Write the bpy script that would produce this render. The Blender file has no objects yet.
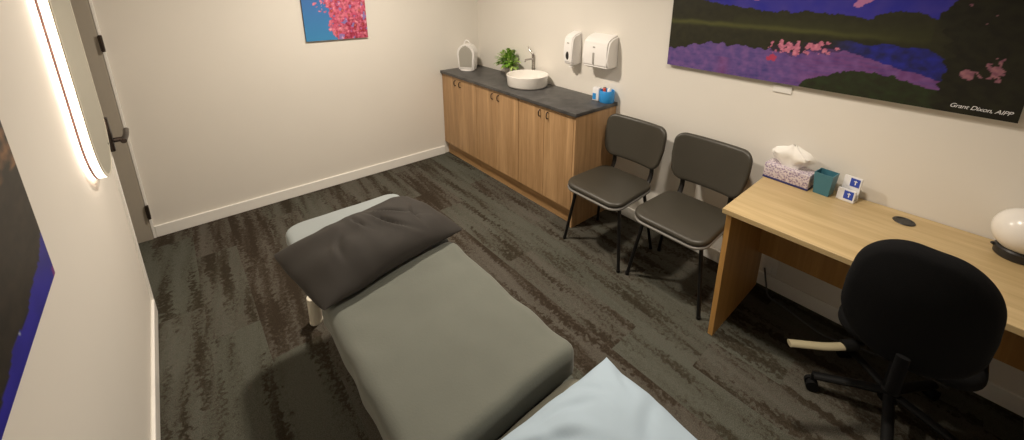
import bpy, bmesh, math, random
from mathutils import Vector, Matrix, noise
random.seed(7)
C = bpy.context.scene.collection
PI = math.pi

# ---------------------------------------------------------------- camera, world, lights, exposure
W = -2.722                     # left wall plane; right wall x=0, back wall y=0
cam_d = bpy.data.cameras.new('camera'); cam = bpy.data.objects.new('camera', cam_d); C.objects.link(cam)
cr = Vector((0.74383015, -0.66821295, 0.01442766)); cu = Vector((0.17245145, 0.21273264, 0.96177197))
cf = cr.cross(cu) * -1
cam.matrix_world = Matrix(((cr.x, cu.x, -cf.x, -2.426), (cr.y, cu.y, -cf.y, -3.572), (cr.z, cu.z, -cf.z, 1.734), (0, 0, 0, 1)))
cam_d.sensor_width = 36; cam_d.lens = 409.867 / 1024 * 36
cam_d.shift_x = -(534.95 - 512) / 1024; cam_d.shift_y = (98.7 - 220) / 1024
cam_d.clip_start = 0.02
bpy.context.scene.camera = cam

world = bpy.data.worlds.new('world'); bpy.context.scene.world = world; world.use_nodes = True
world.node_tree.nodes['Background'].inputs[0].default_value = (0.9, 0.8, 0.65, 1)
world.node_tree.nodes['Background'].inputs[1].default_value = 0.02

WARM = (1.0, 0.885, 0.745)
def area(name, loc, size, power, col=WARM, rot=(0, 0, 0), spread=PI):
    l = bpy.data.lights.new(name, 'AREA'); l.shape = 'DISK'; l.size = size; l.energy = power; l.color = col; l.spread = spread
    o = bpy.data.objects.new(name, l); o.location = loc; o.rotation_euler = rot; C.objects.link(o); return o
DOWNLIGHTS = [(-1.38, -1.28, 42.0, 2.95), (-1.02, -2.95, 15.0, 2.25)]
for x, y, p, s in DOWNLIGHTS:
    area('downlight_lamp', (x, y, 2.375), 0.16, p, WARM, (0, 0, 0), s)

vs = bpy.context.scene.view_settings
vs.view_transform = 'Standard'; vs.look = 'None'; vs.gamma = 1.0; vs.exposure = 0.0; vs.use_curve_mapping = False
bpy.context.scene.render.film_transparent = False

# ---------------------------------------------------------------- materials
def srgb(r, g, b):
    f = lambda c: (c / 255 / 12.92) if c / 255 <= 0.04045 else ((c / 255 + 0.055) / 1.055) ** 2.4
    return (f(r), f(g), f(b))
class NT:
    def __init__(s, name):
        s.m = bpy.data.materials.new(name); s.m.use_nodes = True; s.t = s.m.node_tree; s.b = s.t.nodes['Principled BSDF']
    def n(s, typ, **kw):
        x = s.t.nodes.new(typ)
        for k, v in kw.items():
            if k.startswith('i_'):
                key = k[2:]; key = int(key) if key.isdigit() else key.replace('_', ' ')
                x.inputs[key].default_value = v
            else: setattr(x, k, v)
        return x
    def l(s, a, b): s.t.links.new(a, b)
    def math(s, op, a, b=None, c=None):
        x = s.n('ShaderNodeMath', operation=op)
        for i, v in enumerate((a, b, c)):
            if v is None: continue
            if isinstance(v, (int, float)): x.inputs[i].default_value = v
            else: s.l(v, x.inputs[i])
        return x.outputs[0]
    def ramp(s, fac, stops):
        x = s.n('ShaderNodeValToRGB'); e = x.color_ramp.elements
        while len(e) < len(stops): e.new(0.5)
        for k, (p, c) in zip(e, stops): k.position = p; k.color = (*c, 1)
        s.l(fac, x.inputs[0]); return x.outputs[0]
def mat(name, col, rough=0.5, metal=0.0, bump=0.0, bscale=200, var=0.0, vscale=6, emit=None, estr=0, coat=0, sheen=0, trans=0, spec=None, mscale=(1, 1, 1)):
    k = NT(name); b = k.b
    b.inputs['Base Color'].default_value = (*col, 1); b.inputs['Roughness'].default_value = rough; b.inputs['Metallic'].default_value = metal
    tc = k.n('ShaderNodeTexCoord'); mp = k.n('ShaderNodeMapping'); mp.inputs['Scale'].default_value = mscale; k.l(tc.outputs['Object'], mp.inputs[0])
    nz = k.n('ShaderNodeTexNoise', i_Scale=vscale, i_Detail=4.0); k.l(mp.outputs[0], nz.inputs['Vector'])
    if var:
        k.l(k.ramp(nz.outputs[0], [(0.3, tuple(c * (1 - var) for c in col)), (0.7, tuple(min(1, c * (1 + var)) for c in col))]), b.inputs['Base Color'])
    if bump:
        n2 = k.n('ShaderNodeTexNoise', i_Scale=bscale, i_Detail=3.0); k.l(mp.outputs[0], n2.inputs['Vector'])
        bp = k.n('ShaderNodeBump', i_Strength=bump, i_Distance=0.002); k.l(n2.outputs[0], bp.inputs['Height']); k.l(bp.outputs[0], b.inputs['Normal'])
    if emit: b.inputs['Emission Color'].default_value = (*emit, 1); b.inputs['Emission Strength'].default_value = estr
    if coat: b.inputs['Coat Weight'].default_value = coat
    if sheen: b.inputs['Sheen Weight'].default_value = sheen
    if trans: b.inputs['Transmission Weight'].default_value = trans
    if spec is not None: b.inputs['Specular IOR Level'].default_value = spec
    return k.m
def wood(name, dark, light, along='z', rough=0.45, contrast=1.0):
    k = NT(name); tc = k.n('ShaderNodeTexCoord'); mp = k.n('ShaderNodeMapping')
    sc = {'x': (1.3, 22, 22), 'y': (22, 1.3, 22), 'z': (22, 22, 1.3)}[along]; mp.inputs['Scale'].default_value = sc
    k.l(tc.outputs['Object'], mp.inputs[0])
    a = k.n('ShaderNodeTexNoise', i_Scale=1.0, i_Detail=6.0, i_Roughness=0.62, i_Distortion=0.35); k.l(mp.outputs[0], a.inputs['Vector'])
    mp2 = k.n('ShaderNodeMapping'); mp2.inputs['Scale'].default_value = tuple(s * 5 for s in sc); k.l(tc.outputs['Object'], mp2.inputs[0])
    b = k.n('ShaderNodeTexNoise', i_Scale=1.0, i_Detail=2.0); k.l(mp2.outputs[0], b.inputs['Vector'])
    f = k.math('ADD', k.math('MULTIPLY', a.outputs[0], 0.8), k.math('MULTIPLY', b.outputs[0], 0.2))
    k.l(k.ramp(f, [(0.36, dark), (0.52, tuple((p + q) / 2 for p, q in zip(dark, light))), (0.66, light)]), k.b.inputs['Base Color'])
    k.b.inputs['Roughness'].default_value = rough
    return k.m
def carpet_mat():
    k = NT('carpet_planks'); tc = k.n('ShaderNodeTexCoord'); sp = k.n('ShaderNodeSeparateXYZ'); k.l(tc.outputs['Object'], sp.inputs[0])
    X, Y = sp.outputs[0], sp.outputs[1]
    col = k.math('FLOOR', k.math('DIVIDE', X, 0.21))
    offs = k.math('MULTIPLY', k.math('FRACT', k.math('MULTIPLY', col, 0.37)), 0.84)
    row = k.math('FLOOR', k.math('DIVIDE', k.math('ADD', Y, offs), 0.84))
    cv = k.n('ShaderNodeCombineXYZ'); k.l(col, cv.inputs[0]); k.l(row, cv.inputs[1])
    wn = k.n('ShaderNodeTexWhiteNoise', noise_dimensions='2D'); k.l(cv.outputs[0], wn.inputs['Vector'])
    r = wn.outputs['Value']
    # ragged edge warp
    fine = k.n('ShaderNodeTexNoise', i_Scale=38.0, i_Detail=3.0); k.l(tc.outputs['Object'], fine.inputs['Vector'])
    xw = k.math('ADD', k.math('MULTIPLY', X, 15.5), k.math('MULTIPLY', k.math('SUBTRACT', fine.outputs[0], 0.5), 1.5))
    yw = k.math('ADD', k.math('MULTIPLY', Y, 1.5), k.math('MULTIPLY', k.math('SUBTRACT', fine.outputs[0], 0.5), 0.8))
    v = k.n('ShaderNodeCombineXYZ'); k.l(xw, v.inputs[0]); k.l(k.math('ADD', yw, k.math('MULTIPLY', r, 2.0)), v.inputs[1]); k.l(k.math('MULTIPLY', r, 3.0), v.inputs[2])
    a = k.n('ShaderNodeTexNoise', i_Scale=1.0, i_Detail=3.0, i_Roughness=0.6); k.l(v.outputs[0], a.inputs['Vector'])
    grain = k.n('ShaderNodeTexNoise', i_Scale=260.0, i_Detail=2.0); k.l(tc.outputs['Object'], grain.inputs['Vector'])
    mott = k.n('ShaderNodeTexNoise', i_Scale=70.0, i_Detail=2.0); k.l(tc.outputs['Object'], mott.inputs['Vector'])
    f = k.math('ADD', a.outputs[0], k.math('MULTIPLY', k.math('SUBTRACT', r, 0.5), 0.07))
    f = k.math('ADD', f, k.math('MULTIPLY', k.math('SUBTRACT', mott.outputs[0], 0.5), 0.22))
    base = k.ramp(f, [(0.37, CARP[0]), (0.445, CARP[1]), (0.49, CARP[2]), (0.63, CARP[3])])
    mx = k.n('ShaderNodeMix', data_type='RGBA', blend_type='MULTIPLY'); mx.inputs[0].default_value = 1.0
    k.l(base, mx.inputs[6]); k.l(k.ramp(grain.outputs[0], [(0.3, (0.62,) * 3), (0.7, (1.3,) * 3)]), mx.inputs[7])
    hue = k.n('ShaderNodeTexNoise', i_Scale=5.0, i_Detail=2.0); k.l(v.outputs[0], hue.inputs['Vector'])
    m2 = k.n('ShaderNodeMix', data_type='RGBA', blend_type='MULTIPLY'); m2.inputs[0].default_value = 1.0
    k.l(mx.outputs[2], m2.inputs[6]); k.l(k.ramp(k.math('ADD', k.math('MULTIPLY', hue.outputs[0], 0.6), k.math('MULTIPLY', r, 0.4)), [(0.35, (1.06, 0.95, 0.90)), (0.65, (0.98, 1.0, 0.92))]), m2.inputs[7])
    k.l(m2.outputs[2], k.b.inputs['Base Color']); k.b.inputs['Roughness'].default_value = 0.95; k.b.inputs['Specular IOR Level'].default_value = 0.15
    bp = k.n('ShaderNodeBump', i_Strength=0.5, i_Distance=0.003); k.l(grain.outputs[0], bp.inputs['Height']); k.l(bp.outputs[0], k.b.inputs['Normal'])
    return k.m
CARP = [(0.032, 0.026, 0.018), (0.049, 0.043, 0.033), (0.073, 0.071, 0.060), (0.090, 0.090, 0.079)]
def art_mat(name):
    k = NT(name); a = k.n('ShaderNodeVertexColor', layer_name='Paint'); k.l(a.outputs[0], k.b.inputs['Base Color']); k.b.inputs['Roughness'].default_value = 0.45
    k.b.inputs['Specular IOR Level'].default_value = 0.3
    return k.m

M_wall = mat('painted_plaster', (0.80, 0.765, 0.70), 0.6, bump=0.08, bscale=160, var=0.012, vscale=2)
M_ceil = mat('ceiling_paint', (0.80, 0.78, 0.74), 0.8, bump=0.05)
M_trim = mat('gloss_trim_paint', (0.93, 0.915, 0.87), 0.3, var=0.01)
M_door = mat('grey_door_paint', (0.42, 0.38, 0.32), 0.4, var=0.02)
M_carpet = carpet_mat()
M_oak = wood('oak_laminate', srgb(160, 124, 84), srgb(198, 160, 116), 'z')
M_oak_k = wood('oak_laminate_kick', srgb(150, 115, 74), srgb(190, 150, 104), 'y')
M_desk = wood('desk_beech_top', srgb(178, 153, 108), srgb(201, 177, 132), 'y', 0.38)
M_deskp = wood('desk_beech_panel', srgb(176, 130, 70), srgb(200, 154, 90), 'z', 0.42)
M_stone = mat('charcoal_stone_laminate', (0.060, 0.058, 0.057), 0.42, var=0.35, vscale=14, bump=0.05)
M_ceramic = mat('white_ceramic', (0.86, 0.83, 0.78), 0.12, coat=0.4)
M_plastic = mat('white_plastic', (0.86, 0.84, 0.82), 0.28)
M_chrome = mat('brushed_steel', (0.45, 0.43, 0.41), 0.25, 1.0)
M_bronze = mat('dark_bronze', (0.055, 0.042, 0.036), 0.32, 0.8)
M_grille = mat('heater_grille', (0.38, 0.36, 0.33), 0.5)
M_dark = mat('dark_plastic', (0.018, 0.017, 0.017), 0.42)
M_blackmetal = mat('black_powdercoat', (0.010, 0.009, 0.009), 0.35, 0.3)
M_vinyl = mat('dark_brown_vinyl', (0.044, 0.039, 0.029), 0.42, bump=0.35, bscale=220, var=0.06)
M_piping = mat('grey_vinyl_edge', (0.17, 0.16, 0.145), 0.4)
M_sheet = mat('grey_fleece_sheet', (0.135, 0.143, 0.120), 0.95, bump=0.3, bscale=180, var=0.07, vscale=3.5, sheen=0.15)
M_sheet2 = mat('light_grey_cover', (0.25, 0.275, 0.275), 0.85, bump=0.2, bscale=180, var=0.03)
M_sheet3 = mat('taupe_fleece_sheet', (0.165, 0.16, 0.125), 0.95, bump=0.3, bscale=180, var=0.05)
M_pildark = mat('charcoal_pillowcase', (0.023, 0.019, 0.015), 0.85, bump=0.15, bscale=300)
M_pilwhite = mat('pale_blue_pillowcase', (0.385, 0.485, 0.575), 0.8, bump=0.1, bscale=300)
M_cream = mat('cream_enamel', (0.70, 0.66, 0.55), 0.35)
M_beige = mat('beige_lever_plastic', (0.33, 0.29, 0.185), 0.4)
M_mesh = mat('black_office_fabric', (0.0045, 0.0045, 0.005), 0.95, bump=0.5, bscale=500, spec=0.2)
M_officep = mat('black_office_plastic', (0.0035, 0.0035, 0.0035), 0.6, spec=0.22)
M_heatgrille = mat('pale_heater_grille', (0.46, 0.44, 0.39), 0.5)
M_leaf = mat('bright_green_leaf', (0.16, 0.33, 0.035), 0.45, var=0.45, vscale=12)
M_leaf2 = mat('pale_green_leaf', (0.42, 0.58, 0.16), 0.45, var=0.2, vscale=12)
M_pot = mat('pale_pot_glaze', (0.62, 0.58, 0.50), 0.4)
M_blue = mat('bright_blue_plastic', (0.035, 0.30, 0.72), 0.35)
M_red = mat('red_cap', (0.55, 0.06, 0.04), 0.4)
M_teal = mat('teal_plastic', (0.055, 0.185, 0.24), 0.4)
M_tissue = mat('tissue_paper', (0.86, 0.84, 0.80), 0.9)
M_navy = mat('navy_card', (0.03, 0.035, 0.15), 0.5)
M_logo = mat('royal_blue_print', (0.03, 0.07, 0.42), 0.5)
M_card = mat('white_card', (0.82, 0.82, 0.84), 0.5)
M_globe = mat('opal_glass', (0.86, 0.83, 0.78), 0.25)
M_socket = mat('socket_plastic', (0.82, 0.80, 0.76), 0.35)
M_cable = mat('grey_cable', (0.07, 0.07, 0.075), 0.5)
M_led = mat('led_strip', (1, 0.9, 0.8), 0.5, emit=(1.0, 0.80, 0.62), estr=9.0)
M_ledband = mat('frosted_light_band', (0.9, 0.88, 0.82), 0.5, emit=(1.0, 0.88, 0.72), estr=3.0)
M_mirror = mat('mirror_glass', (0.80, 0.84, 0.74), 0.03, 1.0)
M_rim = mat('pink_grey_mirror_edge', (0.60, 0.36, 0.34), 0.35)
M_lampface = mat('downlight_diffuser', (1, 1, 1), 0.5, emit=(1.0, 0.85, 0.65), estr=4.0)
def floral():
    k = NT('mauve_floral_card'); tc = k.n('ShaderNodeTexCoord'); v = k.n('ShaderNodeTexVoronoi', i_Scale=105.0); k.l(tc.outputs['Object'], v.inputs['Vector'])
    k.l(k.ramp(v.outputs['Distance'], [(0.15, srgb(124, 106, 142)), (0.38, srgb(172, 156, 174)), (0.62, srgb(214, 204, 206))]), k.b.inputs['Base Color'])
    k.b.inputs['Roughness'].default_value = 0.5; return k.m
M_floral = floral()

# ---------------------------------------------------------------- mesh helpers
def box(bm, x0, x1, y0, y1, z0, z1, bev=0.0, seg=2):
    r = bmesh.ops.create_cube(bm, size=1.0)
    for v in r['verts']:
        v.co = Vector(((x0 + x1) / 2 + v.co.x * (x1 - x0), (y0 + y1) / 2 + v.co.y * (y1 - y0), (z0 + z1) / 2 + v.co.z * (z1 - z0)))
    if bev:
        ed = list({e for v in r['verts'] for e in v.link_edges})
        bmesh.ops.bevel(bm, geom=ed, offset=bev, segments=seg, affect='EDGES', profile=0.5)
    return bm
def nb(): return bmesh.new()
def B(x0, x1, y0, y1, z0, z1, bev=0.0, seg=2): return box(nb(), x0, x1, y0, y1, z0, z1, bev, seg)
def lathe(bm, prof, n=40, c=(0, 0, 0)):
    rings = []
    for r, z in prof:
        if r < 1e-6: rings.append([bm.verts.new((c[0], c[1], c[2] + z))])
        else: rings.append([bm.verts.new((c[0] + r * math.cos(2 * PI * i / n), c[1] + r * math.sin(2 * PI * i / n), c[2] + z)) for i in range(n)])
    for a, b in zip(rings, rings[1:]):
        for i in range(n):
            j = (i + 1) % n
            if len(a) == 1 and len(b) == 1: continue
            if len(a) == 1: bm.faces.new((a[0], b[i], b[j]))
            elif len(b) == 1: bm.faces.new((a[i], a[j], b[0]))
            else: bm.faces.new((a[i], a[j], b[j], b[i]))
    return bm
def tube(bm, pts, r, n=12, r2=None, flat=None):
    pts = [Vector(p) for p in pts]; rings = []; up0 = None
    for i, p in enumerate(pts):
        t = (pts[min(i + 1, len(pts) - 1)] - pts[max(i - 1, 0)]).normalized()
        if up0 is None: up0 = Vector((0, 0, 1)) if abs(t.z) < 0.9 else Vector((1, 0, 0))
        s = t.cross(up0).normalized(); u = s.cross(t).normalized(); up0 = u
        rr = r if r2 is None else r + (r2 - r) * i / (len(pts) - 1)
        fa, fb = (rr, rr) if flat is None else flat
        rings.append([bm.verts.new(p + s * fa * math.cos(2 * PI * k / n) + u * fb * math.sin(2 * PI * k / n)) for k in range(n)])
    for a, b in zip(rings, rings[1:]):
        for i in range(n): bm.faces.new((a[i], a[(i + 1) % n], b[(i + 1) % n], b[i]))
    bm.faces.new(rings[0][::-1]); bm.faces.new(rings[-1]); return bm
def smooth_path(pts, k=6):
    P = [Vector(p) for p in pts]; P = [P[0] * 2 - P[1]] + P + [P[-1] * 2 - P[-2]]; out = []
    for i in range(1, len(P) - 2):
        for j in range(k):
            t = j / k; a, b, c, d = P[i - 1], P[i], P[i + 1], P[i + 2]
            out.append(0.5 * ((2 * b) + (c - a) * t + (2 * a - 5 * b + 4 * c - d) * t * t + (3 * b - a - 3 * c + d) * t ** 3))
    out.append(P[-2]); return out
def pad(w, l, h, r, corner=None, nx=24, ny=24, nz=6, f=None):
    """upholstered slab centred on the origin; r = edge rounding, corner = plan corner rounding"""
    corner = corner or r; bm = nb(); vs = {}
    def cl(n): return [math.sin((i / n - 0.5) * PI) * 0.5 for i in range(n + 1)]
    gx, gy, gz = cl(nx), cl(ny), cl(nz)
    def P(i, j, k):
        key = (i, j, k)
        if key in vs: return vs[key]
        p = Vector((gx[i] * w, gy[j] * l, gz[k] * h))
        # plan rounding
        ix, iy = w / 2 - corner, l / 2 - corner
        q = Vector((max(-ix, min(ix, p.x)), max(-iy, min(iy, p.y)), 0)); d = Vector((p.x - q.x, p.y - q.y, 0)); m = max(abs(d.x), abs(d.y))
        if d.length > 1e-9: p.x, p.y = q.x + d.x * m / d.length, q.y + d.y * m / d.length
        # distance inwards from the rounded outline
        d = Vector((p.x - q.x, p.y - q.y, 0)).length; ins = corner - d
        if k in (0, nz):
            if ins < r: 
                t = r - ins; p.z = math.copysign(h / 2 - r + math.sqrt(max(0, r * r - t * t)), p.z)
        else:
            az = abs(p.z) - (h / 2 - r)
            # side vertices: pull up onto the round
            sgn = p.z / (h / 2); p.z = sgn * (h / 2 - r)
        if f: p = f(p)
        v = bm.verts.new(p); vs[key] = v; return v
    for i in range(nx):
        for j in range(ny):
            bm.faces.new((P(i, j, nz), P(i + 1, j, nz), P(i + 1, j + 1, nz), P(i, j + 1, nz)))
            bm.faces.new((P(i, j + 1, 0), P(i + 1, j + 1, 0), P(i + 1, j, 0), P(i, j, 0)))
    for k in range(nz):
        for i in range(nx):
            bm.faces.new((P(i, 0, k), P(i + 1, 0, k), P(i + 1, 0, k + 1), P(i, 0, k + 1)))
            bm.faces.new((P(i + 1, ny, k), P(i, ny, k), P(i, ny, k + 1), P(i + 1, ny, k + 1)))
        for j in range(ny):
            bm.faces.new((P(0, j + 1, k), P(0, j, k), P(0, j, k + 1), P(0, j + 1, k + 1)))
            bm.faces.new((P(nx, j, k), P(nx, j + 1, k), P(nx, j + 1, k + 1), P(nx, j, k + 1)))
    return bm
def pillow(w, l, h, seed=0, pinch=0.07, wr=1.0, n=70, folds=(), flat=None, pu=1.0, rnd=0.0, ex=0.52):
    bm = nb(); top = {}; bot = {}
    for i in range(n + 1):
        for j in range(n + 1):
            u = math.sin((i / n - 0.5) * PI); v = math.sin((j / n - 0.5) * PI)
            x = u * w / 2 * (1 - pinch * (1 - v ** 4) * 0.75 * pu - rnd * v ** 8 * abs(u) ** 3); y = v * l / 2 * (1 - pinch * (1 - u ** 4) * 0.75 - rnd * u ** 8 * abs(v) ** 3)
            t = ((1 - abs(u) ** 2.6) * (1 - abs(v) ** 2.6)) ** ex
            edge = min(1, (1 - max(abs(u), abs(v))) * 6)
            w1 = noise.noise(Vector((x * 7 + seed, y * 7, seed))) * 0.10 + noise.noise(Vector((x * 16 + seed, y * 9, seed + 5))) * 0.05
            z = h / 2 * t * (1 + w1 * wr)
            for (fx, fy, ang, wid, leng, amp) in folds:
                dx, dy = x - fx, y - fy; a = dx * math.cos(ang) + dy * math.sin(ang); b = -dx * math.sin(ang) + dy * math.cos(ang) + 0.15 * a * a / max(leng, 1e-3)
                z -= 1.5 * amp * math.exp(-(b / wid) ** 2 - (a / leng) ** 2) - 0.6 * amp * math.exp(-((b - wid * 1.8) / wid) ** 2 - (a / leng) ** 2)
            dz = 0.006 * noise.noise(Vector((x * 9, y * 9, seed + 9))) * wr
            if i in (0, n) or j in (0, n):
                q = bm.verts.new((x, y, dz)); top[i, j] = q; bot[i, j] = q
            else:
                top[i, j] = bm.verts.new((x, y, z + dz)); bot[i, j] = bm.verts.new((x, y, -h / 2 * t * (0.8 if flat is None else flat) + dz))
    for i in range(n):
        for j in range(n):
            bm.faces.new((top[i, j], top[i + 1, j], top[i + 1, j + 1], top[i, j + 1]))
            bm.faces.new((bot[i, j + 1], bot[i + 1, j + 1], bot[i + 1, j], bot[i, j]))
    return bm
def xf(bm, m):
    bm.transform(m); return bm
def T(x, y, z): return Matrix.Translation((x, y, z))
def RZ(a): return Matrix.Rotation(a, 4, 'Z')
def RY(a): return Matrix.Rotation(a, 4, 'Y')
def RX(a): return Matrix.Rotation(a, 4, 'X')
def obj(name, bm, m, parent=None, smooth=True, loc=(0, 0, 0), label=None):
    bmesh.ops.recalc_face_normals(bm, faces=bm.faces[:])
    me = bpy.data.meshes.new(name); bm.to_mesh(me); bm.free()
    for f in me.polygons: f.use_smooth = smooth
    if smooth and hasattr(me, 'set_sharp_from_angle'): me.set_sharp_from_angle(angle=math.radians(38))
    if m is not None: me.materials.append(m)
    o = bpy.data.objects.new(name, me); o.location = loc; C.objects.link(o)
    if parent: o.parent = parent
    if label: o['label'] = label
    return o
def tag(o, label, cat, group=None):
    o['label'] = label; o['category'] = cat
    if group: o['group'] = group
    return o
def thing(name, label, cat, loc=(0, 0, 0), rz=0.0, group=None):
    o = bpy.data.objects.new(name, None); o.empty_display_size = 0.1; C.objects.link(o); o.location = loc; o.rotation_euler = (0, 0, rz)
    return tag(o, label, cat, group)
def struct(name, bm, m, parent=None, smooth=False):
    o = obj(name, bm, m, parent, smooth)
    if not parent: o['kind'] = 'structure'
    return o
def kids(o): return [c for c in bpy.data.objects if c.parent == o]
def dup(root, loc, label, group=None):
    r = root.copy(); C.objects.link(r); r.location = loc; r['label'] = label
    if group: r['group'] = group
    for ch in kids(root):
        c = ch.copy(); C.objects.link(c); c.parent = r
        for g in kids(ch):
            d = g.copy(); C.objects.link(d); d.parent = c
    return r

# ---------------------------------------------------------------- room shell
NEAR = -4.45; H = 2.4; EW = -2.95
struct('floor', B(EW, 0.1, NEAR - 0.1, 0.1, -0.08, 0), M_carpet)
struct('ceiling', B(EW, 0.1, NEAR - 0.1, 0.1, H, H + 0.08), M_ceil)
struct('wall_back', B(EW, 0.1, 0, 0.1, 0, H), M_wall)
struct('wall_right', B(0, 0.1, NEAR, 0, 0, H), M_wall)
struct('wall_near', B(EW, 0.1, NEAR - 0.1, NEAR, 0, H), M_wall)
wl = B(EW, W, NEAR, -0.86, 0, H); box(wl, EW, W, -0.86, -0.0, 2.04, H)
box(wl, EW, -2.86, -0.86, 0.0, 0, 2.04)
struct('wall_left', wl, M_wall)
# skirting boards
def skirt(x0, x1, y0, y1): return B(x0, x1, y0, y1, 0, 0.085, 0.004, 2)
struct('baseboard_back', skirt(-2.705, -0.452, -0.014, 0), M_trim)
struct('baseboard_left', skirt(W, W + 0.014, NEAR, -0.889), M_trim)
struct('baseboard_right', skirt(-0.014, 0, NEAR, -1.815), M_trim)
struct('baseboard_near', skirt(W + 0.014, -0.014, NEAR, NEAR + 0.014), M_trim)
# recessed door by the far corner
struct('trim_1', B(W - 0.001, W + 0.010, -0.888, -0.858, 0, 2.05, 0.002), M_trim)
fr = B(-2.838, -2.722, -0.024, -0.001, 0, 2.04, 0.002); box(fr, -2.838, -2.722, -0.86, -0.024, 2.018, 2.04)
struct('trim_2', fr, M_door)
struct('trim_3', B(-2.720, -2.706, -0.016, -0.001, 0, 2.06, 0.002), M_trim)
door = struct('door_1', B(-2.858, -2.82, -0.857, -0.026, 0.006, 2.016, 0.002), M_door)
hd = nb(); box(hd, W + 0.008, W + 0.028, -0.886, -0.845, 0.925, 1.09, 0.004)
h = obj('door_handle', hd, M_bronze, door, label='dark bronze lever handle on a long backplate')
lv = nb(); tube(lv, [(W + 0.009, -0.86, 0.975), (W + 0.068, -0.86, 0.975)], 0.012)
tube(lv, smooth_path([(W + 0.064, -0.90, 0.974), (W + 0.068, -0.80, 0.977), (W + 0.064, -0.69, 0.972)]), 0.012)
obj('lever', lv, M_bronze, h)
for z in (1.345, 0.21):
    b = B(-2.724, -2.704, -0.040, -0.016, z - 0.045, z + 0.045, 0.003); tube(b, [(-2.712, -0.04, z - 0.05), (-2.712, -0.04, z + 0.05)], 0.008)
    obj('hinge', b, M_bronze, door)

# downlights in the ceiling
for i, (x, y, p, s) in enumerate(DOWNLIGHTS):
    t = thing('ceiling_downlight', ['round recessed ceiling downlight over the sink end of the room', 'round recessed ceiling downlight over the foot of the treatment table'][i], 'light', (x, y, 2.4), 0, 'recessed ceiling downlights')
    obj('trim_ring', lathe(nb(), [(0.085, 0), (0.115, 0), (0.115, -0.008), (0.105, -0.012), (0.088, -0.008), (0.085, 0)]), M_plastic, t)
    obj('diffuser', lathe(nb(), [(0, -0.002), (0.086, -0.002), (0.086, 0), (0, 0)]), M_lampface, t)

# ---------------------------------------------------------------- sink bench: three cupboards, end panel, worktop
HANDLE = smooth_path([(0, 0, -0.026), (-0.016, 0, -0.020), (-0.020, 0, 0), (-0.016, 0, 0.020), (0, 0, 0.026)], 5)
cab_labels = ['oak double cupboard at the far corner end of the sink bench', 'oak double cupboard in the middle of the bench, below the basin', 'oak double cupboard nearest the chairs, at the near end of the bench']
for i in range(3):
    y1 = -0.004 - i * 0.594; y0 = y1 - 0.592; yc = (y0 + y1) / 2
    t = thing('base_cabinet', cab_labels[i], 'cabinet', (0, yc, 0), 0, 'oak cupboards under the stone worktop')
    hw = (y1 - y0) / 2
    c = B(-0.425, -0.004, -hw, hw, 0.13, 0.857); obj('body', c, M_oak, t, False)
    obj('kickboard', B(-0.405, -0.387, -hw, hw, 0.0, 0.13), M_oak_k, t, False)
    for s in (-1, 1):
        d = obj('door', B(-0.445, -0.4255, 0.0015 if s > 0 else -hw + 0.0015, hw - 0.0015 if s > 0 else -0.0015, 0.135, 0.853, 0.0012, 1), M_oak, t, False)
        hb = nb(); tube(hb, [p + Vector((-0.4445, s * 0.042 , 0.80)) for p in HANDLE], 0.0042, 8)
        obj('handle', hb, M_bronze, d)
tag(obj('end_panel', B(-0.447, -0.004, -1.806, -1.787, 0, 0.857, 0.001, 1), M_oak, None, False), 'oak end panel closing the sink bench beside the first chair', 'panel')
tag(obj('worktop', B(-0.462, -0.002, -1.815, -0.003, 0.858, 0.884, 0.003), M_stone, None), 'charcoal stone-look worktop running the length of the oak cupboards', 'worktop')
WT = 0.884
# basin
t = thing('vessel_basin', 'round white ceramic vessel basin standing on the charcoal worktop', 'sink', (-0.20, -1.015, WT))
obj('bowl', lathe(nb(), [(0, 0), (0.152, 0), (0.164, 0.006), (0.171, 0.02), (0.177, 0.095), (0.178, 0.100), (0.175, 0.103), (0.170, 0.100), (0.160, 0.045), (0.145, 0.022), (0.03, 0.014), (0, 0.014)], 56), M_ceramic, t)
obj('drain', lathe(nb(), [(0.022, 0.0142), (0.022, 0.017), (0.014, 0.019), (0, 0.019)], 24), M_chrome, t)
# tap
t = thing('mixer_tap', 'tall slim steel mixer tap behind the white basin', 'tap', (-0.022, -0.885, WT))
obj('body', lathe(nb(), [(0, 0), (0.019, 0), (0.019, 0.006), (0.0115, 0.008), (0.0115, 0.225), (0.0115, 0.226), (0, 0.226)], 24), M_chrome, t)
sp = nb(); tube(sp, smooth_path([(-0.006, 0, 0.195), (-0.06, -0.008, 0.197), (-0.098, -0.013, 0.196), (-0.108, -0.014, 0.180)]), 0.008); obj('spout', sp, M_chrome, t)
lv = nb(); tube(lv, [(0, 0, 0.226), (0, 0, 0.236)], 0.010); tube(lv, [(0, 0, 0.238), (-0.005, 0.035, 0.262), (-0.008, 0.06, 0.30)], 0.0065); obj('lever', lv, M_chrome, t)
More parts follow.
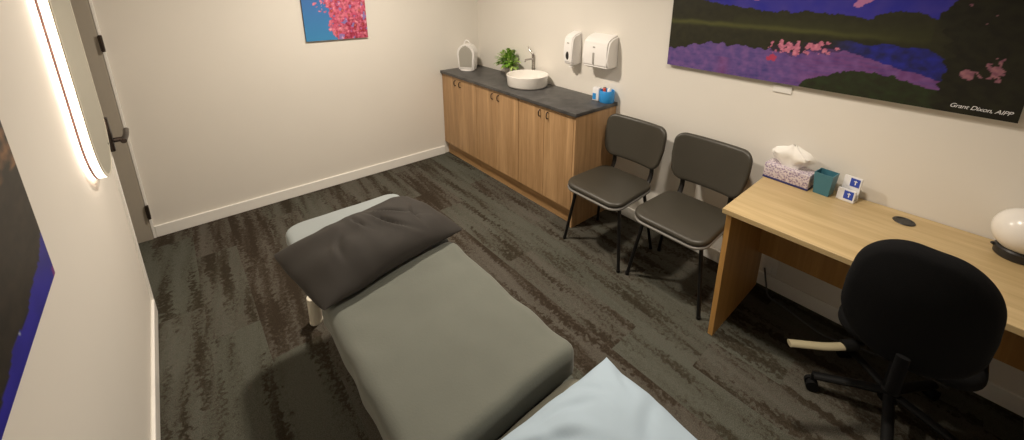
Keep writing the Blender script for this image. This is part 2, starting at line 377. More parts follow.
# plant
t = thing('potted_plant', 'leafy bright green plant in a small pale pot behind the basin', 'plant', (-0.075, -0.615, WT))
obj('pot', lathe(nb(), [(0, 0), (0.034, 0), (0.045, 0.075), (0.047, 0.08), (0.042, 0.08), (0.040, 0.066), (0, 0.066)], 28), M_pot, t)
def leaf(bm, base, d, ln, wd, droop):
    d = Vector(d).normalized(); s = d.cross(Vector((0, 0, 1)))
    s = s.normalized() if s.length > 1e-3 else Vector((1, 0, 0)); n = s.cross(d).normalized(); rows = []
    for i in range(6):
        k = i / 5; c = Vector(base) + d * ln * k + Vector((0, 0, -droop * ln * k * k)); ww = wd * math.sin(PI * (0.06 + 0.94 * k) ** 0.8) * 0.5 + 0.0004
        rows.append([bm.verts.new(c - s * ww + n * ww * 0.25), bm.verts.new(c), bm.verts.new(c + s * ww + n * ww * 0.25)])
    for a, b in zip(rows, rows[1:]):
        for q in (0, 1): bm.faces.new((a[q], a[q + 1], b[q + 1], b[q]))
fa, fb, st = nb(), nb(), nb()
for i in range(330):
    a = random.uniform(0, 2 * PI); e = random.uniform(-0.45, 1.45); r = random.uniform(0.02, 0.085)
    d = Vector((math.cos(a) * math.cos(e), math.sin(a) * math.cos(e), math.sin(e)))
    base = Vector((0, 0, 0.135)) + Vector((d.x * r * 1.1, d.y * r * 1.5, d.z * r * 1.2))
    if base.x > 0.025 or base.z < 0.045: continue
    leaf(fa if random.random() < 0.62 else fb, base, d + Vector((random.uniform(-.5, .5), random.uniform(-.5, .5), random.uniform(-.1, .5))), random.uniform(0.040, 0.062), random.uniform(0.020, 0.032), random.uniform(0.1, 0.6))
    if i % 5 == 0: tube(st, [(0, 0, 0.066), tuple(base * 0.6 + Vector((0, 0, 0.03))), tuple(base)], 0.0014, 5)
obj('foliage', fa, M_leaf, t); obj('new_leaves', fb, M_leaf2, t, label='paler yellow-green leaves'); obj('stems', st, M_leaf, t)
# fan heater
t = thing('fan_heater', 'white arch-shaped portable fan heater on the worktop by the corner', 'heater', (-0.235, -0.150, WT), math.radians(36))
def arch(w, h0, n=20, k=0.82):
    # outline in local (y,z): flat foot, slightly bulging sides, round top
    pts = [(-w * 0.43, 0.012), (w * 0.43, 0.012)]
    for i in range(n + 1):
        a = PI * i / n; pts.append((w / 2 * math.cos(a), h0 - w * 0.55 + w * 0.55 * math.sin(a)))
    return pts
def extr(bm, pts, x0, x1, inset=0.0):
    A = [bm.verts.new((x0, y, z)) for y, z in pts]; Bv = [bm.verts.new((x1, y, z)) for y, z in pts]; n = len(pts)
    for i in range(n): bm.faces.new((A[i], A[(i + 1) % n], Bv[(i + 1) % n], Bv[i]))
    bm.faces.new(A[::-1]); bm.faces.new(Bv); return bm
HB = arch(0.180, 0.262)
b = extr(nb(), HB, -0.05, 0.05); bmesh.ops.bevel(b, geom=[e for e in b.edges if abs(e.verts[0].co.x - e.verts[1].co.x) < 1e-6], offset=0.012, segments=3, affect='EDGES')
obj('housing', b, M_plastic, t)
gp = [(y * 0.76, 0.038 + (z - 0.012) * 0.80) for y, z in HB]
g = extr(nb(), gp, -0.0545, -0.049)
for q in range(17):
    z = 0.045 + q * 0.012; yy = 0.064 if z < 0.165 else 0.064 * math.sqrt(max(0.05, 1 - ((z - 0.165) / 0.082) ** 2))
    box(g, -0.058, -0.054, -yy, yy, z, z + 0.004)
obj('grille', g, M_heatgrille, t)
obj('foot', lathe(nb(), [(0, 0), (0.072, 0), (0.075, 0.006), (0.072, 0.014), (0, 0.014)], 32), M_plastic, t)
hb = nb(); tube(hb, [(0.0, 0.030 * math.cos(a), 0.250 + 0.044 * math.sin(a)) for a in [PI * i / 14 for i in range(15)]], 0.0055, 10); obj('handle', hb, M_plastic, t)
kn = nb(); tube(kn, [(-0.055, 0, 0.240), (-0.046, 0, 0.240)], 0.010, 20); obj('dial', kn, M_heatgrille, t)

# soap dispenser + towel dispenser on the wall
t = thing('soap_dispenser', 'narrow white soap dispenser on the wall above the basin end', 'soap dispenser', (0, -1.385, 1.1))
b = nb(); prof = [(-0.001, 0.012), (-0.085, 0.012), (-0.104, 0.03), (-0.108, 0.10), (-0.104, 0.215), (-0.085, 0.240), (-0.001, 0.268)]
def side(bm, prof, y0, y1, bev=0.008):
    A = [bm.verts.new((x, y0, z)) for x, z in prof]; Bv = [bm.verts.new((x, y1, z)) for x, z in prof]; n = len(prof); ed = []
    for i in range(n): bm.faces.new((A[i], A[(i + 1) % n], Bv[(i + 1) % n], Bv[i]))
    f1 = bm.faces.new(A[::-1]); f2 = bm.faces.new(Bv)
    bmesh.ops.bevel(bm, geom=[e for e in bm.edges if not (abs(e.verts[0].co.x) < 0.002 and abs(e.verts[1].co.x) < 0.002)], offset=bev, segments=3, affect='EDGES'); return bm
obj('housing', side(b, prof, -0.046, 0.046, 0.009), M_plastic, t)
w_ = lathe(nb(), [(0, 0.004), (0.016, 0.004), (0.019, 0), (0.019, -0.002), (0, -0.002)], 28); xf(w_, T(-0.1065, 0.005, 0.085) @ RY(-PI / 2) @ Matrix.Diagonal((1.75, 0.85, 1, 1)))
obj('window', w_, M_dark, t); obj('nozzle', B(-0.075, -0.045, -0.016, 0.016, -0.014, 0.002, 0.004), M_plastic, t)
obj('logo', B(-0.1092, -0.1045, -0.010, 0.010, 0.18, 0.188, 0.0), M_grille, t)
t = thing('towel_dispenser', 'wide white paper towel dispenser on the wall beside the soap dispenser', 'towel dispenser', (0, -1.665, 1.1))
prof = [(-0.001, 0.034), (-0.104, 0.034), (-0.116, 0.046), (-0.118, 0.10), (-0.114, 0.205), (-0.100, 0.236), (-0.062, 0.260), (-0.001, 0.276)]
obj('housing', side(nb(), prof, -0.118, 0.118, 0.012), M_plastic, t)
obj('window', B(-0.1195, -0.116, 0.004, 0.020, 0.06, 0.145, 0.004), M_grille, t, label='grey sight window')
obj('lock', B(-0.117, -0.106, 0.002, 0.022, 0.18, 0.19, 0.0), M_grille, t)
obj('towel_slot', B(-0.09, -0.03, -0.09, 0.09, 0.029, 0.0345, 0.0), M_tissue, t)
# blue tub + small bottle
t = thing('storage_tub', 'round bright blue tub filled with small items at the worktop end', 'tub', (-0.060, -1.755, WT))
obj('tub', lathe(nb(), [(0, 0), (0.052, 0), (0.056, 0.006), (0.056, 0.085), (0.053, 0.09), (0.050, 0.085), (0.050, 0.072), (0, 0.072)], 36), M_blue, t)
for (a, bb, m_) in [(-0.018, 0.012, M_red), (0.018, -0.01, M_plastic), (0.004, 0.026, M_dark), (-0.012, -0.025, M_plastic)]:
    obj('cap', lathe(nb(), [(0, 0.072), (0.012, 0.072), (0.012, 0.102), (0.009, 0.106), (0, 0.106)], 16, (a, bb, 0)), m_, t)
t = thing('swab_box', 'small white and blue box beside the round blue tub', 'box', (-0.075, -1.672, WT), 0.2)
obj('carton', B(-0.022, 0.022, -0.026, 0.026, 0, 0.098, 0.002), M_card, t); obj('blue_label', B(-0.0232, -0.0215, -0.004, 0.024, 0.008, 0.055), M_blue, t, False)

# ---------------------------------------------------------------- visitor chairs
def make_chair(label, loc):
    t = thing('visitor_chair', label, 'chair', loc, 0, 'brown vinyl visitor chairs along the wall')
    def seatf(p):
        p.z += 0.006 * math.cos(p.x * 6) * math.cos(p.y * 6) - 0.010 * (p.x < -0.1) * ((-p.x - 0.1) / 0.1) ** 2
        p.y *= 1 + (-p.x) * 0.18
        return p
    obj('seat', xf(pad(0.425, 0.435, 0.032, 0.015, 0.085, 30, 30, 4, seatf), T(-0.030, 0, 0.458)), M_vinyl, t)
    obj('seat_edge', xf(pad(0.432, 0.442, 0.014, 0.006, 0.088, 30, 30, 3, lambda p: Vector((p.x, p.y * (1 - p.x * 0.18), p.z - 0.010 * (p.x < -0.1) * ((-p.x - 0.1) / 0.1) ** 2))), T(-0.030, 0, 0.437)), M_piping, t, label='thin grey edge band under the seat')
    def backf(p):   # p.x thickness, p.y width, p.z height
        return Vector((p.x + 0.8 * p.y * p.y * -1 + 0.02, p.y * (1 - 0.10 * (p.z / 0.14 < 0) * (-p.z / 0.14)), p.z))
    bk = pad(0.298, 0.468, 0.042, 0.018, 0.066, 26, 34, 4)
    bk.transform(RY(-PI / 2))
    for v in bk.verts: v.co = backf(v.co)
    xf(bk, T(0.222, 0, 0.700) @ RY(math.radians(10)))
    obj('backrest', bk, M_vinyl, t)
    for s in (-1, 1):
        o_ = nb(); tube(o_, smooth_path([(0.03, s * 0.145, 0.432), (0.16, s * 0.15, 0.436), (0.212, s * 0.152, 0.50), (0.214, s * 0.15, 0.58), (0.228, s * 0.14, 0.66)], 6), 0.01, 10, None, (0.016, 0.006)); obj('back_support', o_, M_blackmetal, t)
        for (tx, fx) in ((-0.15, -0.195), (0.11, 0.165)):
            o_ = nb(); tube(o_, [(tx + (0.03 if fx < 0 else -0.03), s * 0.155, 0.428), (tx, s * 0.168, 0.424), (tx + (fx - tx) * .08, s * 0.176, 0.40), (fx, s * 0.232, 0.006)], 0.0125, 12, 0.0105)
            lathe(o_, [(0, 0), (0.012, 0), (0.012, 0.018), (0, 0.02)], 14, (fx, s * 0.232, 0)); obj('leg', o_, M_blackmetal, t)
    o_ = nb()
    for s in (-1, 1): tube(o_, [(-0.13, s * 0.155, 0.424), (0.12, s * 0.155, 0.424)], 0.009)
    for x in (-0.11, 0.10): tube(o_, [(x, -0.155, 0.424), (x, 0.155, 0.424)], 0.009)
    obj('seat_frame', o_, M_blackmetal, t)
    return t
ch = make_chair('dark brown vinyl visitor chair standing right beside the oak sink bench', (-0.378, -2.092, 0))
dup(ch, (-0.352, -2.605, 0), 'dark brown vinyl visitor chair standing between the other chair and the desk')

# ---------------------------------------------------------------- desk
t = thing('desk', 'light beech rectangular office desk against the right wall', 'desk', (0, -2.9, 0))
DE = -1.14
obj('desktop', B(-0.622, -0.006, DE, 0, 0.705, 0.73, 0.0015, 1), M_desk, t, False)
obj('side_panel', B(-0.600, -0.030, -0.038, -0.014, 0, 0.705), M_deskp, t, False)
obj('side_panel', B(-0.600, -0.030, DE + 0.014, DE + 0.038, 0, 0.705), M_deskp, t, False)
obj('modesty_panel', B(-0.112, -0.094, DE + 0.038, -0.038, 0.27, 0.705), M_deskp, t, False)
g = lathe(nb(), [(0, 0.7305), (0.038, 0.7305), (0.040, 0.732), (0.038, 0.7345), (0.030, 0.735), (0.028, 0.7325), (0, 0.7325)], 36, (-0.115, -0.585, 0)); obj('cable_grommet', g, M_dark, t, label='round black cable grommet')

DZ = 0.73
# tissue box
t = thing('tissue_box', 'mauve floral tissue box at the left end of the desk', 'tissue box', (-0.075, -3.005, DZ), math.radians(-3))
b = B(-0.052, 0.052, -0.108, 0.108, 0.010, 0.082, 0.002); obj('carton', b, M_floral, t)
obj('base_band', B(-0.053, 0.053, -0.109, 0.109, 0.001, 0.012, 0.001), M_navy, t, label='navy band round the bottom')
b = nb(); N_ = 26; vv = {}
for i in range(N_ + 1):
    for j in range(9):
        a = 2 * PI * i / N_; k = j / 8; r = 0.032 * (1 - k) ** 0.6 * 0.6 + 0.030 * math.sin(PI * min(1, k * 1.1)) + 0.006
        z = 0.078 + 0.125 * k ** 0.8 + 0.012 * noise.noise(Vector((math.cos(a) * 2, math.sin(a) * 2, k * 2)))
        rr = r * (1 + 0.35 * math.sin(a * 5 + k * 3) * k + 0.5 * noise.noise(Vector((math.cos(a) * 1.5, math.sin(a) * 1.5, k * 3 + 4))))
        vv[i % N_, j] = vv.get((i % N_, j)) or b.verts.new((rr * 0.75 * math.cos(a), rr * 1.75 * math.sin(a), z))
for i in range(N_):
    for j in range(8): b.faces.new((vv[i, j], vv[(i + 1) % N_, j], vv[(i + 1) % N_, j + 1], vv[i, j + 1]))
obj('tissue', b, M_tissue, t)
# teal cup
t = thing('pencil_cup', 'empty square tapered teal cup between tissue box and card holder', 'cup', (-0.085, -3.167, DZ), math.radians(-6))
def frustum(bm, a, b_, z0, z1, rev=False):
    L = [bm.verts.new((sx * a, sy * a, z0)) for sx, sy in ((-1, -1), (1, -1), (1, 1), (-1, 1))]; U = [bm.verts.new((sx * b_, sy * b_, z1)) for sx, sy in ((-1, -1), (1, -1), (1, 1), (-1, 1))]
    return L, U
b = nb(); L, U = frustum(b, 0.033, 0.041, 0.0005, 0.112); L2, U2 = frustum(b, 0.030, 0.0375, 0.006, 0.112)
for i in range(4):
    j = (i + 1) % 4; b.faces.new((L[i], L[j], U[j], U[i])); b.faces.new((L2[j], L2[i], U2[i], U2[j])); b.faces.new((U[i], U[j], U2[j], U2[i]))
b.faces.new(L[::-1]); b.faces.new(L2)
obj('cup', b, M_teal, t, False)
# card holder
t = thing('card_holder', 'two-tier white card holder with blue printed cards beside teal cup', 'card holder', (-0.09, -3.262, DZ), math.radians(-8))
obj('holder', B(-0.012, 0.034, -0.037, 0.037, 0, 0.010, 0.002), M_plastic, t)
for (dx, z0, z1, yy) in ((-0.006, 0.008, 0.060, 0.0), (0.022, 0.010, 0.118, -0.004)):
    tier = obj('card_stack', xf(B(-0.006, 0.006, -0.036, 0.036, 0, z1 - z0, 0.001), T(dx, yy, z0) @ RY(math.radians(8))), M_card, t, False)
    lb = nb(); zt = z1 - z0; box(lb, -0.0078, -0.0058, -0.030, 0.008, zt - 0.046, zt - 0.006); xf(lb, T(dx, yy, z0) @ RY(math.radians(8))); lg = obj('blue_logo', lb, M_logo, tier, False)
    lb = nb(); box(lb, -0.0084, -0.0076, -0.015, -0.011, zt - 0.036, zt - 0.014); box(lb, -0.0084, -0.0076, -0.019, -0.006, zt - 0.022, zt - 0.018); xf(lb, T(dx, yy, z0) @ RY(math.radians(8))); obj('white_mark', lb, M_card, tier, False)
# globe lamp
t = thing('globe_lamp', 'unlit white globe table lamp on a black base, right end of desk', 'lamp', (-0.105, -3.815, DZ))
obj('base', lathe(nb(), [(0, 0.001), (0.058, 0.001), (0.063, 0.006), (0.064, 0.034), (0.058, 0.040), (0, 0.040)], 40), M_dark, t)
obj('lamp_shade', lathe(nb(), [(0.088 * math.sin(PI * i / 24) if 0 < i < 24 else 0, 0.112 - 0.088 * math.cos(PI * i / 24)) for i in range(25)], 40), M_globe, t)
sw = nb(); tube(sw, [(-0.01, 0.062, 0.030), (-0.012, 0.070, 0.036)], 0.006); obj('switch', sw, M_dark, t)

# socket and cable
t = thing('power_socket', 'white power socket low on the wall under the desk', 'socket', (0, -2.984, 0.155))
obj('plate', B(-0.009, -0.0005, -0.04, 0.04, -0.055, 0.055, 0.003), M_socket, t)
obj('plug', B(-0.035, -0.009, -0.018, 0.014, -0.040, -0.008, 0.005), M_socket, t)
cb = nb(); tube(cb, smooth_path([(-0.038, -2.968, 0.14), (-0.075, -3.00, 0.07), (-0.09, -3.03, 0.008), (-0.11, -3.12, 0.006), (-0.15, -3.24, 0.006), (-0.165, -3.33, 0.006), (-0.13, -3.44, 0.006), (-0.09, -3.60, 0.006), (-0.08, -3.78, 0.006)], 8), 0.0048, 10)
tag(obj('power_cable', cb, M_cable), 'grey power cable trailing over the carpet under the desk', 'cable')

# ---------------------------------------------------------------- office chair
t = thing('office_chair', 'black swivel office chair with rounded back pulled up to the desk', 'chair', (-0.425, -3.60, 0))
for i in range(5):
    a = math.radians(116 + 72 * i); d = Vector((math.cos(a), math.sin(a), 0)); L_ = 0.265
    b = nb(); tube(b, [d * 0.02 + Vector((0, 0, 0.105)), d * 0.12 + Vector((0, 0, 0.095)), d * L_ + Vector((0, 0, 0.072))], 0.02, 12, None, (0.020, 0.013)); lg = obj('base_leg', b, M_officep, t)
    b = nb(); sd = Vector((-d.y, d.x, 0)); c = d * L_ + Vector((0, 0, 0.026))
    for s in (-1, 1): tube(b, [c + sd * 0.007 * s, c + sd * 0.022 * s], 0.0255, 20)
    tube(b, [c + Vector((0, 0, 0.01)), d * L_ + Vector((0, 0, 0.08))], 0.009, 10); tube(b, [c - sd * 0.007, c + sd * 0.007], 0.02, 14)
    obj('caster', b, M_officep, lg)
obj('gas_column', lathe(nb(), [(0, 0.07), (0.034, 0.07), (0.034, 0.125), (0.026, 0.13), (0.024, 0.28), (0.014, 0.282), (0.014, 0.40), (0, 0.40)], 24), M_officep, t)
obj('mechanism', B(-0.16, 0.10, -0.07, 0.07, 0.385, 0.425, 0.008), M_officep, t)
obj('seat', xf(pad(0.43, 0.42, 0.075, 0.032, 0.10, 28, 28, 4, lambda p: Vector((p.x, p.y, p.z - 0.02 * (p.x > 0.12) * ((p.x - 0.12) / 0.1) ** 2))), T(-0.02, 0, 0.462)), M_mesh, t)
bk = pad(0.445, 0.360, 0.055, 0.025, 0.150, 36, 36, 4); bk.transform(RY(-PI / 2))
for v in bk.verts:
    v.co = Vector((v.co.x + 1.1 * v.co.y ** 2 + 0.6 * max(0, v.co.z) ** 2, v.co.y * (1 - 0.10 * (v.co.z / 0.19) * (v.co.z > 0)), v.co.z))
xf(bk, T(-0.432, 0.008, 0.772) @ RY(math.radians(-9)) @ RX(math.radians(2)))
obj('backrest', bk, M_mesh, t)
b = nb(); tube(b, smooth_path([(-0.06, 0, 0.40), (-0.27, 0, 0.40), (-0.41, 0, 0.44), (-0.440, 0, 0.54), (-0.452, 0, 0.62)]), 0.02, 12, None, (0.018, 0.008)); obj('back_bar', b, M_mesh, t)
b = nb(); tube(b, [(-0.08, 0.05, 0.40), (-0.220, 0.135, 0.395)], 0.007); obj('height_lever', b, M_officep, t)
b = nb(); tube(b, smooth_path([(-0.245, 0.150, 0.396), (-0.305, 0.200, 0.396), (-0.373, 0.275, 0.396), (-0.397, 0.302, 0.396)]), 0.016, 14, None, (0.017, 0.010))
obj('lever_paddle', b, M_beige, t, label='long beige paddle')
b = nb(); tube(b, [(-0.210, 0.128, 0.396), (-0.255, 0.162, 0.396)], 0.021, 18); obj('lever_knob', b, M_officep, t)

# ---------------------------------------------------------------- treatment table
t = thing('treatment_table', 'padded treatment table covered in grey fleece in the middle', 'treatment table', (-1.905, -2.5, 0))
def wob(amp, sc, sd, sag=0.0):
    def f(p):
        n_ = noise.noise(Vector((p.x * sc + sd, p.y * sc, p.z * 3 + sd)))
        n2 = noise.noise(Vector((p.x * sc * 2.3 + sd, p.y * sc * 2.3, sd)))
        return Vector((p.x + amp * 0.6 * n2, p.y + amp * 0.6 * n_, p.z + amp * (n_ + 0.5 * n2)))
    return f
hm = obj('head_section', xf(pad(0.545, 0.62, 0.075, 0.022, 0.075, 30, 30, 4, wob(0.004, 4, 3)), T(0.0, 0.625, 0.592)), M_sheet2, t, label='head pad in a lighter grey cover')
def mainf(p):
    q = wob(0.011, 4.5, 1)(p)
    # front hem rolls and the right near corner of the sheet pulls out
    if p.y < -0.25: q.x *= 1 + 0.10 * ((-p.y - 0.25) / 0.15) ** 2 * (0.6 if p.x < 0 else 1.0)
    q.z += 0.010 * math.exp(-((p.y + 0.37) / 0.05) ** 2) * (1 if p.z > 0 else 0)
    return q
obj('main_section', xf(pad(0.545, 0.755, 0.115, 0.036, 0.055, 44, 54, 6, mainf), T(-0.005, -0.045, 0.592)), M_sheet, t)
# hem of the sheet
hem = nb(); tube(hem, smooth_path([(-0.24, -0.425, 0.575), (-0.10, -0.432, 0.572), (0.05, -0.436, 0.560), (0.16, -0.434, 0.562), (0.235, -0.425, 0.558)]), 0.008, 10, None, (0.008, 0.006)); obj('sheet_hem', hem, M_sheet, t)
obj('foot_section', xf(pad(0.50, 0.60, 0.085, 0.030, 0.055, 30, 30, 5, wob(0.005, 4, 7)), T(-0.01, -0.730, 0.555)), M_sheet3, t, label='foot pad in a taupe fleece cover')
fr = nb()
for s in (-1, 1): box(fr, s * 0.22 - 0.02, s * 0.22 + 0.02, -0.95, 0.88, 0.46, 0.50, 0.004)
for y in (-0.93, -0.43, 0.36, 0.86): box(fr, -0.24, 0.24, y - 0.02, y + 0.02, 0.462, 0.498, 0.004)
box(fr, -0.23, 0.23, -0.60, 0.34, 0.499, 0.515); box(fr, -0.2, 0.2, 0.36, 0.86, 0.499, 0.552)
obj('frame', fr, M_blackmetal, t)
for x, y in ((-0.185, 0.985), (0.185, 0.985), (-0.215, -0.90), (0.215, -0.90)):
    b = nb(); tube(b, [(x * 0.9, y + 0.1 if y < 0 else y - 0.40, 0.47), (x, y, 0.14)], 0.012, 14); lg = obj('leg', b, M_blackmetal, t)
    b = nb(); tube(b, [(x, y - 0.012, 0.165), (x, y, 0.012)], 0.030, 24); obj('leg_sleeve', b, M_cream, lg, label='thick cream lower sleeve')
    obj('foot_cap', lathe(nb(), [(0, 0), (0.031, 0), (0.032, 0.003), (0.032, 0.014), (0, 0.014)], 20, (x, y, 0)), M_cream, lg)
# pillows
folds = [(0.05, -0.02, 1.9, 0.012, 0.10, 0.012), (0.10, 0.03, 2.2, 0.010, 0.08, 0.010), (-0.04, 0.05, 1.6, 0.010, 0.07, 0.008), (0.17, -0.05, 1.3, 0.010, 0.06, 0.007), (-0.16, -0.04, 1.2, 0.012, 0.06, 0.006)]
p1 = obj('pillow', xf(pillow(0.615, 0.42, 0.19, 3, 0.06, 1.7, 110, folds, 0.3, -0.1, 0.018, 0.58), Matrix.Identity(4)), M_pildark, None)
p1.location = (-1.925, -2.035, 0.686); p1.rotation_euler = (math.radians(2), 0, math.radians(9.5))
tag(p1, 'dark charcoal pillow lying across the head of the treatment table', 'pillow')
folds2 = [(0.00, 0.10, -0.55, 0.016, 0.08, 0.006), (-0.06, 0.13, -0.9, 0.016, 0.08, 0.006), (0.08, 0.15, -0.35, 0.015, 0.07, 0.005), (0.16, 0.17, -1.1, 0.014, 0.06, 0.004), (0.22, 0.02, 0.5, 0.018, 0.09, 0.004), (0.27, 0.14, 0.9, 0.014, 0.06, 0.003)]
p2 = obj('pillow', pillow(0.64, 0.48, 0.24, 11, 0.06, 1.3, 120, folds2, 0.3, 0.4, 0.0, 0.55), M_pilwhite, None)
p2.location = (-1.943, -3.222, 0.655); p2.rotation_euler = (0, 0, math.radians(-4))
tag(p2, 'pale blue-white pillow on the foot end of the treatment table', 'pillow')

# ---------------------------------------------------------------- pictures
def mixc(a, b, t): t = max(0, min(1, t)); return tuple(x + (y - x) * t for x, y in zip(a, b))
def N(x, y, z=0): return noise.noise(Vector((x, y, z)))
def fbm(x, y, z=0): return N(x, y, z) + 0.5 * N(2 * x, 2 * y, z + 3) + 0.25 * N(4 * x, 4 * y, z + 7)
def canvas(name, label, axis, a0, a1, z0, z1, d, fn, nx, nz, face):
    """axis 'x' hangs on a wall of constant x (a = y), axis 'y' on constant y (a = x); face = coordinate of the picture face"""
    bm = nb(); cl = bm.loops.layers.float_color.new('Paint'); g = {}
    def P(a, z, q): return (q, a, z) if axis == 'x' else (a, q, z)
    for i in range(nx + 1):
        for j in range(nz + 1): g[i, j] = bm.verts.new(P(a0 + (a1 - a0) * i / nx, z0 + (z1 - z0) * j / nz, face))
    for i in range(nx):
        for j in range(nz):
            f = bm.faces.new((g[i, j], g[i + 1, j], g[i + 1, j + 1], g[i, j + 1]))
            for lp, (p, q) in zip(f.loops, ((i, j), (i + 1, j), (i + 1, j + 1), (i, j + 1))): lp[cl] = (*fn(p / nx, q / nz), 1)
    me = bpy.data.meshes.new(name); bm.to_mesh(me); bm.free(); me.materials.append(art_mat(name + '_paint'))
    lo, hi = sorted((a0, a1)); back = face + d
    root = thing('framed_canvas' if False else name, label, 'picture', (0, 0, 0))
    o = bpy.data.objects.new('print', me); C.objects.link(o); o.parent = root
    q0, q1 = sorted((face + (0.0006 if d > 0 else -0.0006), back))
    b = B(q0, q1, lo, hi, z0, z1) if axis == 'x' else B(lo, hi, q0, q1, z0, z1)
    obj('backing', b, M_canvas_edge, root, False)
    return root
M_canvas_edge = mat('canvas_edge', (0.03, 0.028, 0.035), 0.6)
DG = srgb(38, 38, 26); DG2 = srgb(48, 47, 31); GR = srgb(86, 88, 44); PU = srgb(88, 72, 132); PU2 = srgb(104, 62, 118); BL = srgb(40, 44, 140); NV = srgb(36, 36, 84); PK = srgb(205, 130, 150); SKY = srgb(36, 40, 150)
def lake(s, t):
    n1 = fbm(s * 16, t * 8, 1); n2 = fbm(s * 40, t * 20, 2); n3 = N(s * 120, t * 50, 5)
    hill = 0.70 - 0.10 * min(1, s / 0.35) + 0.03 * N(s * 7, 0, 3) + 0.02 * N(s * 30, 0, 8) + (0.03 if s < 0.1 else 0)
    if s > 0.80: hill = 0.64 + (s - 0.80) * 3.2 + 0.05 * N(s * 25, 0, 9)
    if 0.66 < s <= 0.80: hill = 0.60 + 0.05 * abs(math.sin((s - 0.66) * 22)) + 0.012 * N(s * 60, 0, 4)
    if t > hill + 0.010 * n3:
        c = mixc(SKY, srgb(70, 60, 150), 0.5 + n1 * 0.5)
        if fbm(s * 9 + 5, t * 9, 12) > 0.55 and t > 0.66: c = mixc(c, srgb(200, 130, 170), 0.8)
        return c
    c = mixc(DG, DG2, 0.5 + 0.7 * n2)
    if 0.40 < t < hill and s < 0.80:
        band = math.exp(-((t - 0.455 - 0.01 * n1) / 0.022) ** 2) * (1 - max(0, s - 0.5) * 3) ; c = mixc(c, GR, 0.75 * max(0, band))
        if s > 0.25: c = mixc(c, srgb(56, 58, 32), 0.5 * math.exp(-((t - 0.50) / 0.05) ** 2))
    # lake
    kn_ = [(0, 0.17), (0.07, 0.20), (0.12, 0.255), (0.25, 0.285), (0.40, 0.27), (0.47, 0.275), (0.55, 0.335), (0.62, 0.33), (0.72, 0.26), (0.86, 0.19), (0.88, 0.0), (1, 0)]
    for (a, b_), (c2, d2) in zip(kn_, kn_[1:]):
        if a <= s <= c2: mid = b_ + (d2 - b_) * (s - a) / (c2 - a); break
    mid += (0.035 * N(s * 26, 1, 3) + 0.02 * N(s * 60, 2, 3)) * (1 if s < 0.5 else 0.45)
    nav = 0.40 - 0.02 * n1 - max(0, s - 0.80) * 1.5
    if 0.56 + 0.05 * n1 < s < 0.85 + 0.02 * n2 and t < nav: c = mixc(mixc(NV, BL, 0.5 + n2 * 0.9), c, max(0, 1 - (s - 0.56) * 9))
    if t < mid and s < 0.875:
        lk = mixc(PU, PU2, (s - 0.36) * 4 + 0.6 * n1)
        lk = mixc(lk, srgb(60, 58, 120), 0.55 * math.exp(-((s - 0.36) / 0.09) ** 2) * max(0, 1 - t * 4) + 0.35 * (N(s * 12, t * 60, 8) > 0.1))
        lk = mixc(lk, srgb(120, 60, 110), 0.6 * math.exp(-((s - 0.235) / 0.02) ** 2) * (t < 0.16))
        c = mixc(lk, srgb(128, 92, 150), 0.3 + 0.5 * n2)
    # dark bank bottom
    if s > 0.50:
        bank = 0.19 * min(1, max(0, (s - 0.50) / 0.14)) ** 0.6 * (1.0 if s < 0.72 else max(0.55, 1 - (s - 0.72) * 3.0)) + 0.02 * n2
        if s > 0.865: bank = 0.5
        if t < bank: c = mixc(DG, srgb(46, 58, 34), 0.4 + 0.6 * n2)
    if s > 0.84 + 0.02 * N(t * 20, 3, 3) - max(0, t - 0.4) * 0.15 and t < 0.85: c = mixc(DG, srgb(30, 28, 22), 0.5 + n2)
    # blossoms
    def blob(cx, cy, rx, ry): return math.exp(-((s - cx) / rx) ** 2 - ((t - cy) / ry) ** 2)
    bl = max(blob(0.455, 0.305, 0.06, 0.06), blob(0.535, 0.335, 0.05, 0.045))
    sp_ = fbm(s * 60, t * 22, 21)
    if bl + 0.4 * n2 > 0.45: c = mixc(c, srgb(44, 30, 60), 0.6)
    if bl > 0.22 and bl * 0.9 + sp_ * 0.95 > 0.55: c = mixc(PK, srgb(170, 90, 120), 0.5 + n3)
    for (cx, cy, rx, ry) in ((0.887, 0.262, 0.022, 0.035), (0.935, 0.315, 0.020, 0.065)):
        if blob(cx, cy, rx, ry) + 0.25 * n2 + 0.5 * sp_ > 0.55: c = mixc(srgb(160, 112, 120), srgb(120, 76, 96), 0.5 + n3)
    if blob(0.40, 0.21, 0.03, 0.05) + 0.4 * sp_ > 0.8: c = srgb(170, 60, 90)
    return c
art = canvas('landscape_canvas', 'wide purple lake landscape canvas hanging over the desk on right wall', 'x', -2.20, -3.71, 1.235, 1.855, 0.028, lake, 300, 130, -0.030)
cu_ = bpy.data.curves.new('signature', 'FONT'); cu_.body = 'Grant Dixon, AIPP'; cu_.size = 0.0245; cu_.shear = 0.35; cu_.extrude = 0.0004; cu_.space_character = 0.94
so_ = bpy.data.objects.new('signature_text', cu_); C.objects.link(so_); cu_.materials.append(M_card)
dg_ = bpy.context.evaluated_depsgraph_get(); sm_ = bpy.data.meshes.new_from_object(so_.evaluated_get(dg_)); bpy.data.objects.remove(so_)
so = bpy.data.objects.new('signature', sm_); C.objects.link(so); so.parent = art
so.matrix_local = Matrix(((0, 0, -1, -0.0312), (-1, 0, 0, -3.513), (0, 1, 0, 1.259), (0, 0, 0, 1)))
so['label'] = 'white handwritten signature'
tag(obj('title_card', B(-0.007, -0.0005, -2.925, -2.835, 1.180, 1.221, 0.0008, 1), M_socket, None, False), 'small white title card on the wall under the landscape canvas', 'card')

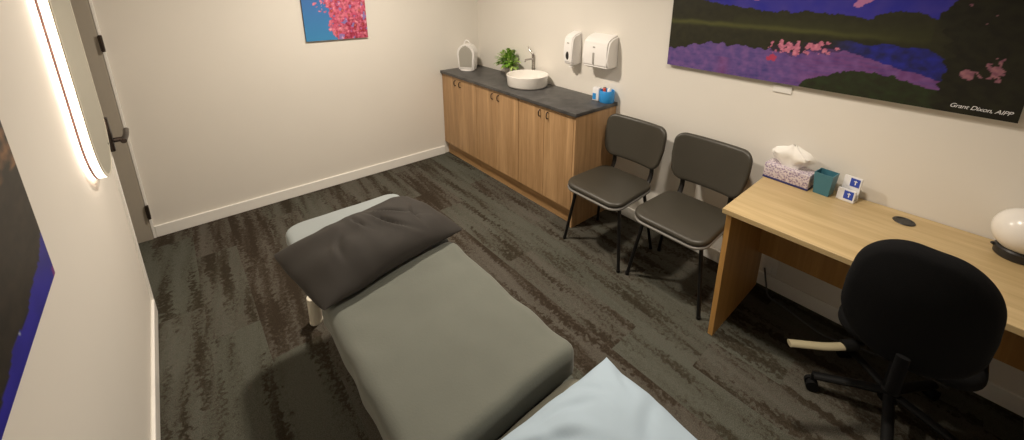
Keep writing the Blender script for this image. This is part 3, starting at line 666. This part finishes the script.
def blossom(s, t):
    n1 = fbm(s * 6, t * 6, 2); n2 = fbm(s * 10, t * 12, 4); n3 = fbm(s * 22, t * 26, 6)
    sky = mixc(srgb(66, 138, 190), srgb(70, 110, 180), t * 1.5)
    m = (s - (0.47 - 0.45 * t)) * 3.6 + n1 * 0.5 + 0.35 * n2
    if m < 0.12 + 0.3 * n3: return sky
    c = mixc(srgb(200, 70, 110), srgb(225, 130, 150), 0.5 + 0.9 * n2)
    c = mixc(c, srgb(135, 25, 50), max(0, 0.2 + n3 * 1.1 + (0.3 if t < 0.25 and s > 0.6 else 0)))
    if n2 < -0.42: c = mixc(c, srgb(130, 130, 190), 0.8)
    if n3 > 0.6: c = mixc(c, srgb(228, 130, 95), 0.7)
    if n3 < -0.6: c = mixc(c, srgb(240, 190, 205), 0.6)
    return c
canvas('blossom_canvas', 'pink blossom and blue sky canvas high on the back wall', 'y', -1.613, -1.137, 1.262, 1.90, 0.018, blossom, 110, 150, -0.020)
def dusk(s, t):
    # s = 0 at the right-hand (far) edge of the picture, 1 at the edge nearest the viewer
    n1 = fbm(s * 7, t * 7, 31); n2 = fbm(s * 25, t * 25, 33)
    c = mixc(srgb(36, 34, 30), srgb(56, 50, 44), 0.4 + 0.8 * n2)
    if t > 0.40 and s < 0.22: c = mixc(c, srgb(150, 110, 76), max(0, min(1, 0.2 + n2 * 1.1)))
    edge = 0.115 - 0.06 * (s - 0.05) / 0.3 + 0.022 * n1 + 0.008 * n2
    if s < 0.06: edge = 0.15 - s * 0.6 + 0.02 * n2
    if t < edge: c = mixc(srgb(44, 40, 160), srgb(30, 30, 130), 0.5 + n1)
    if s < 0.015 and t < 0.03: c = srgb(120, 50, 130)
    if 0.18 < s < 0.34 and 0.03 < t < 0.12 and N(s * 120, t * 60, 3) > 0.62: c = srgb(150, 160, 190)
    return c
canvas('dusk_canvas', 'dark blue dusk landscape canvas on the left wall nearest the viewer', 'x', -2.318, -3.55, 1.110, 1.75, -0.028, dusk, 180, 110, W + 0.030)

# ---------------------------------------------------------------- backlit mirror on the left wall
MY, MW, MZ0, MZ1 = -1.335, 0.43, 0.975, 2.05
t = thing('backlit_mirror', 'tall rounded backlit mirror glowing on the left wall', 'mirror', (W, MY, MZ0))
def pill(hw, hh, n=28):
    """stadium outline centred at 0: (y, z)"""
    out = []; st_ = hh - hw
    for i in range(n + 1): a = -PI + PI * i / n; out.append((hw * math.cos(a), -st_ + hw * math.sin(a)))
    for i in range(n + 1): a = PI * i / n; out.append((hw * math.cos(a), st_ + hw * math.sin(a)))
    return out
def ringmesh(o1, o2, x0, x1):
    bm = nb(); n = len(o1); R_ = [[bm.verts.new((x, y, z)) for y, z in o] for o, x in ((o1, x0), (o1, x1), (o2, x1), (o2, x0))]
    for k in range(4):
        a, b_ = R_[k], R_[(k + 1) % 4]
        for i in range(n): bm.faces.new((a[i], a[(i + 1) % n], b_[(i + 1) % n], b_[i]))
    return bm
hh = (MZ1 - MZ0) / 2; cz = Matrix.Translation((0, 0, hh)); q = MW / 2
def add(name, bm, m, **k): return obj(name, xf(bm, cz), m, t, **k)
add('backing_tray', extr(nb(), pill(q - 0.006, hh - 0.006), 0.0005, 0.0395), M_plastic)
add('wall_glow_strip', ringmesh(pill(q - 0.002, hh - 0.002), pill(q - 0.006, hh - 0.006), 0.003, 0.0113), M_led, label='glowing warm strip against the wall')
add('trim_line', ringmesh(pill(q + 0.001, hh + 0.001), pill(q - 0.006, hh - 0.006), 0.0115, 0.0185), M_rim, label='thin pink-grey line round the edge')
add('light_rim', ringmesh(pill(q, hh), pill(q - 0.006, hh - 0.006), 0.0187, 0.0385), M_ledband, label='glowing white side rim')
add('bezel', ringmesh(pill(q, hh), pill(q - 0.012, hh - 0.012), 0.0397, 0.0435), M_cream, label='thin cream front bezel')
add('glass', extr(nb(), pill(q - 0.012, hh - 0.012), 0.0397, 0.0432), M_mirror)
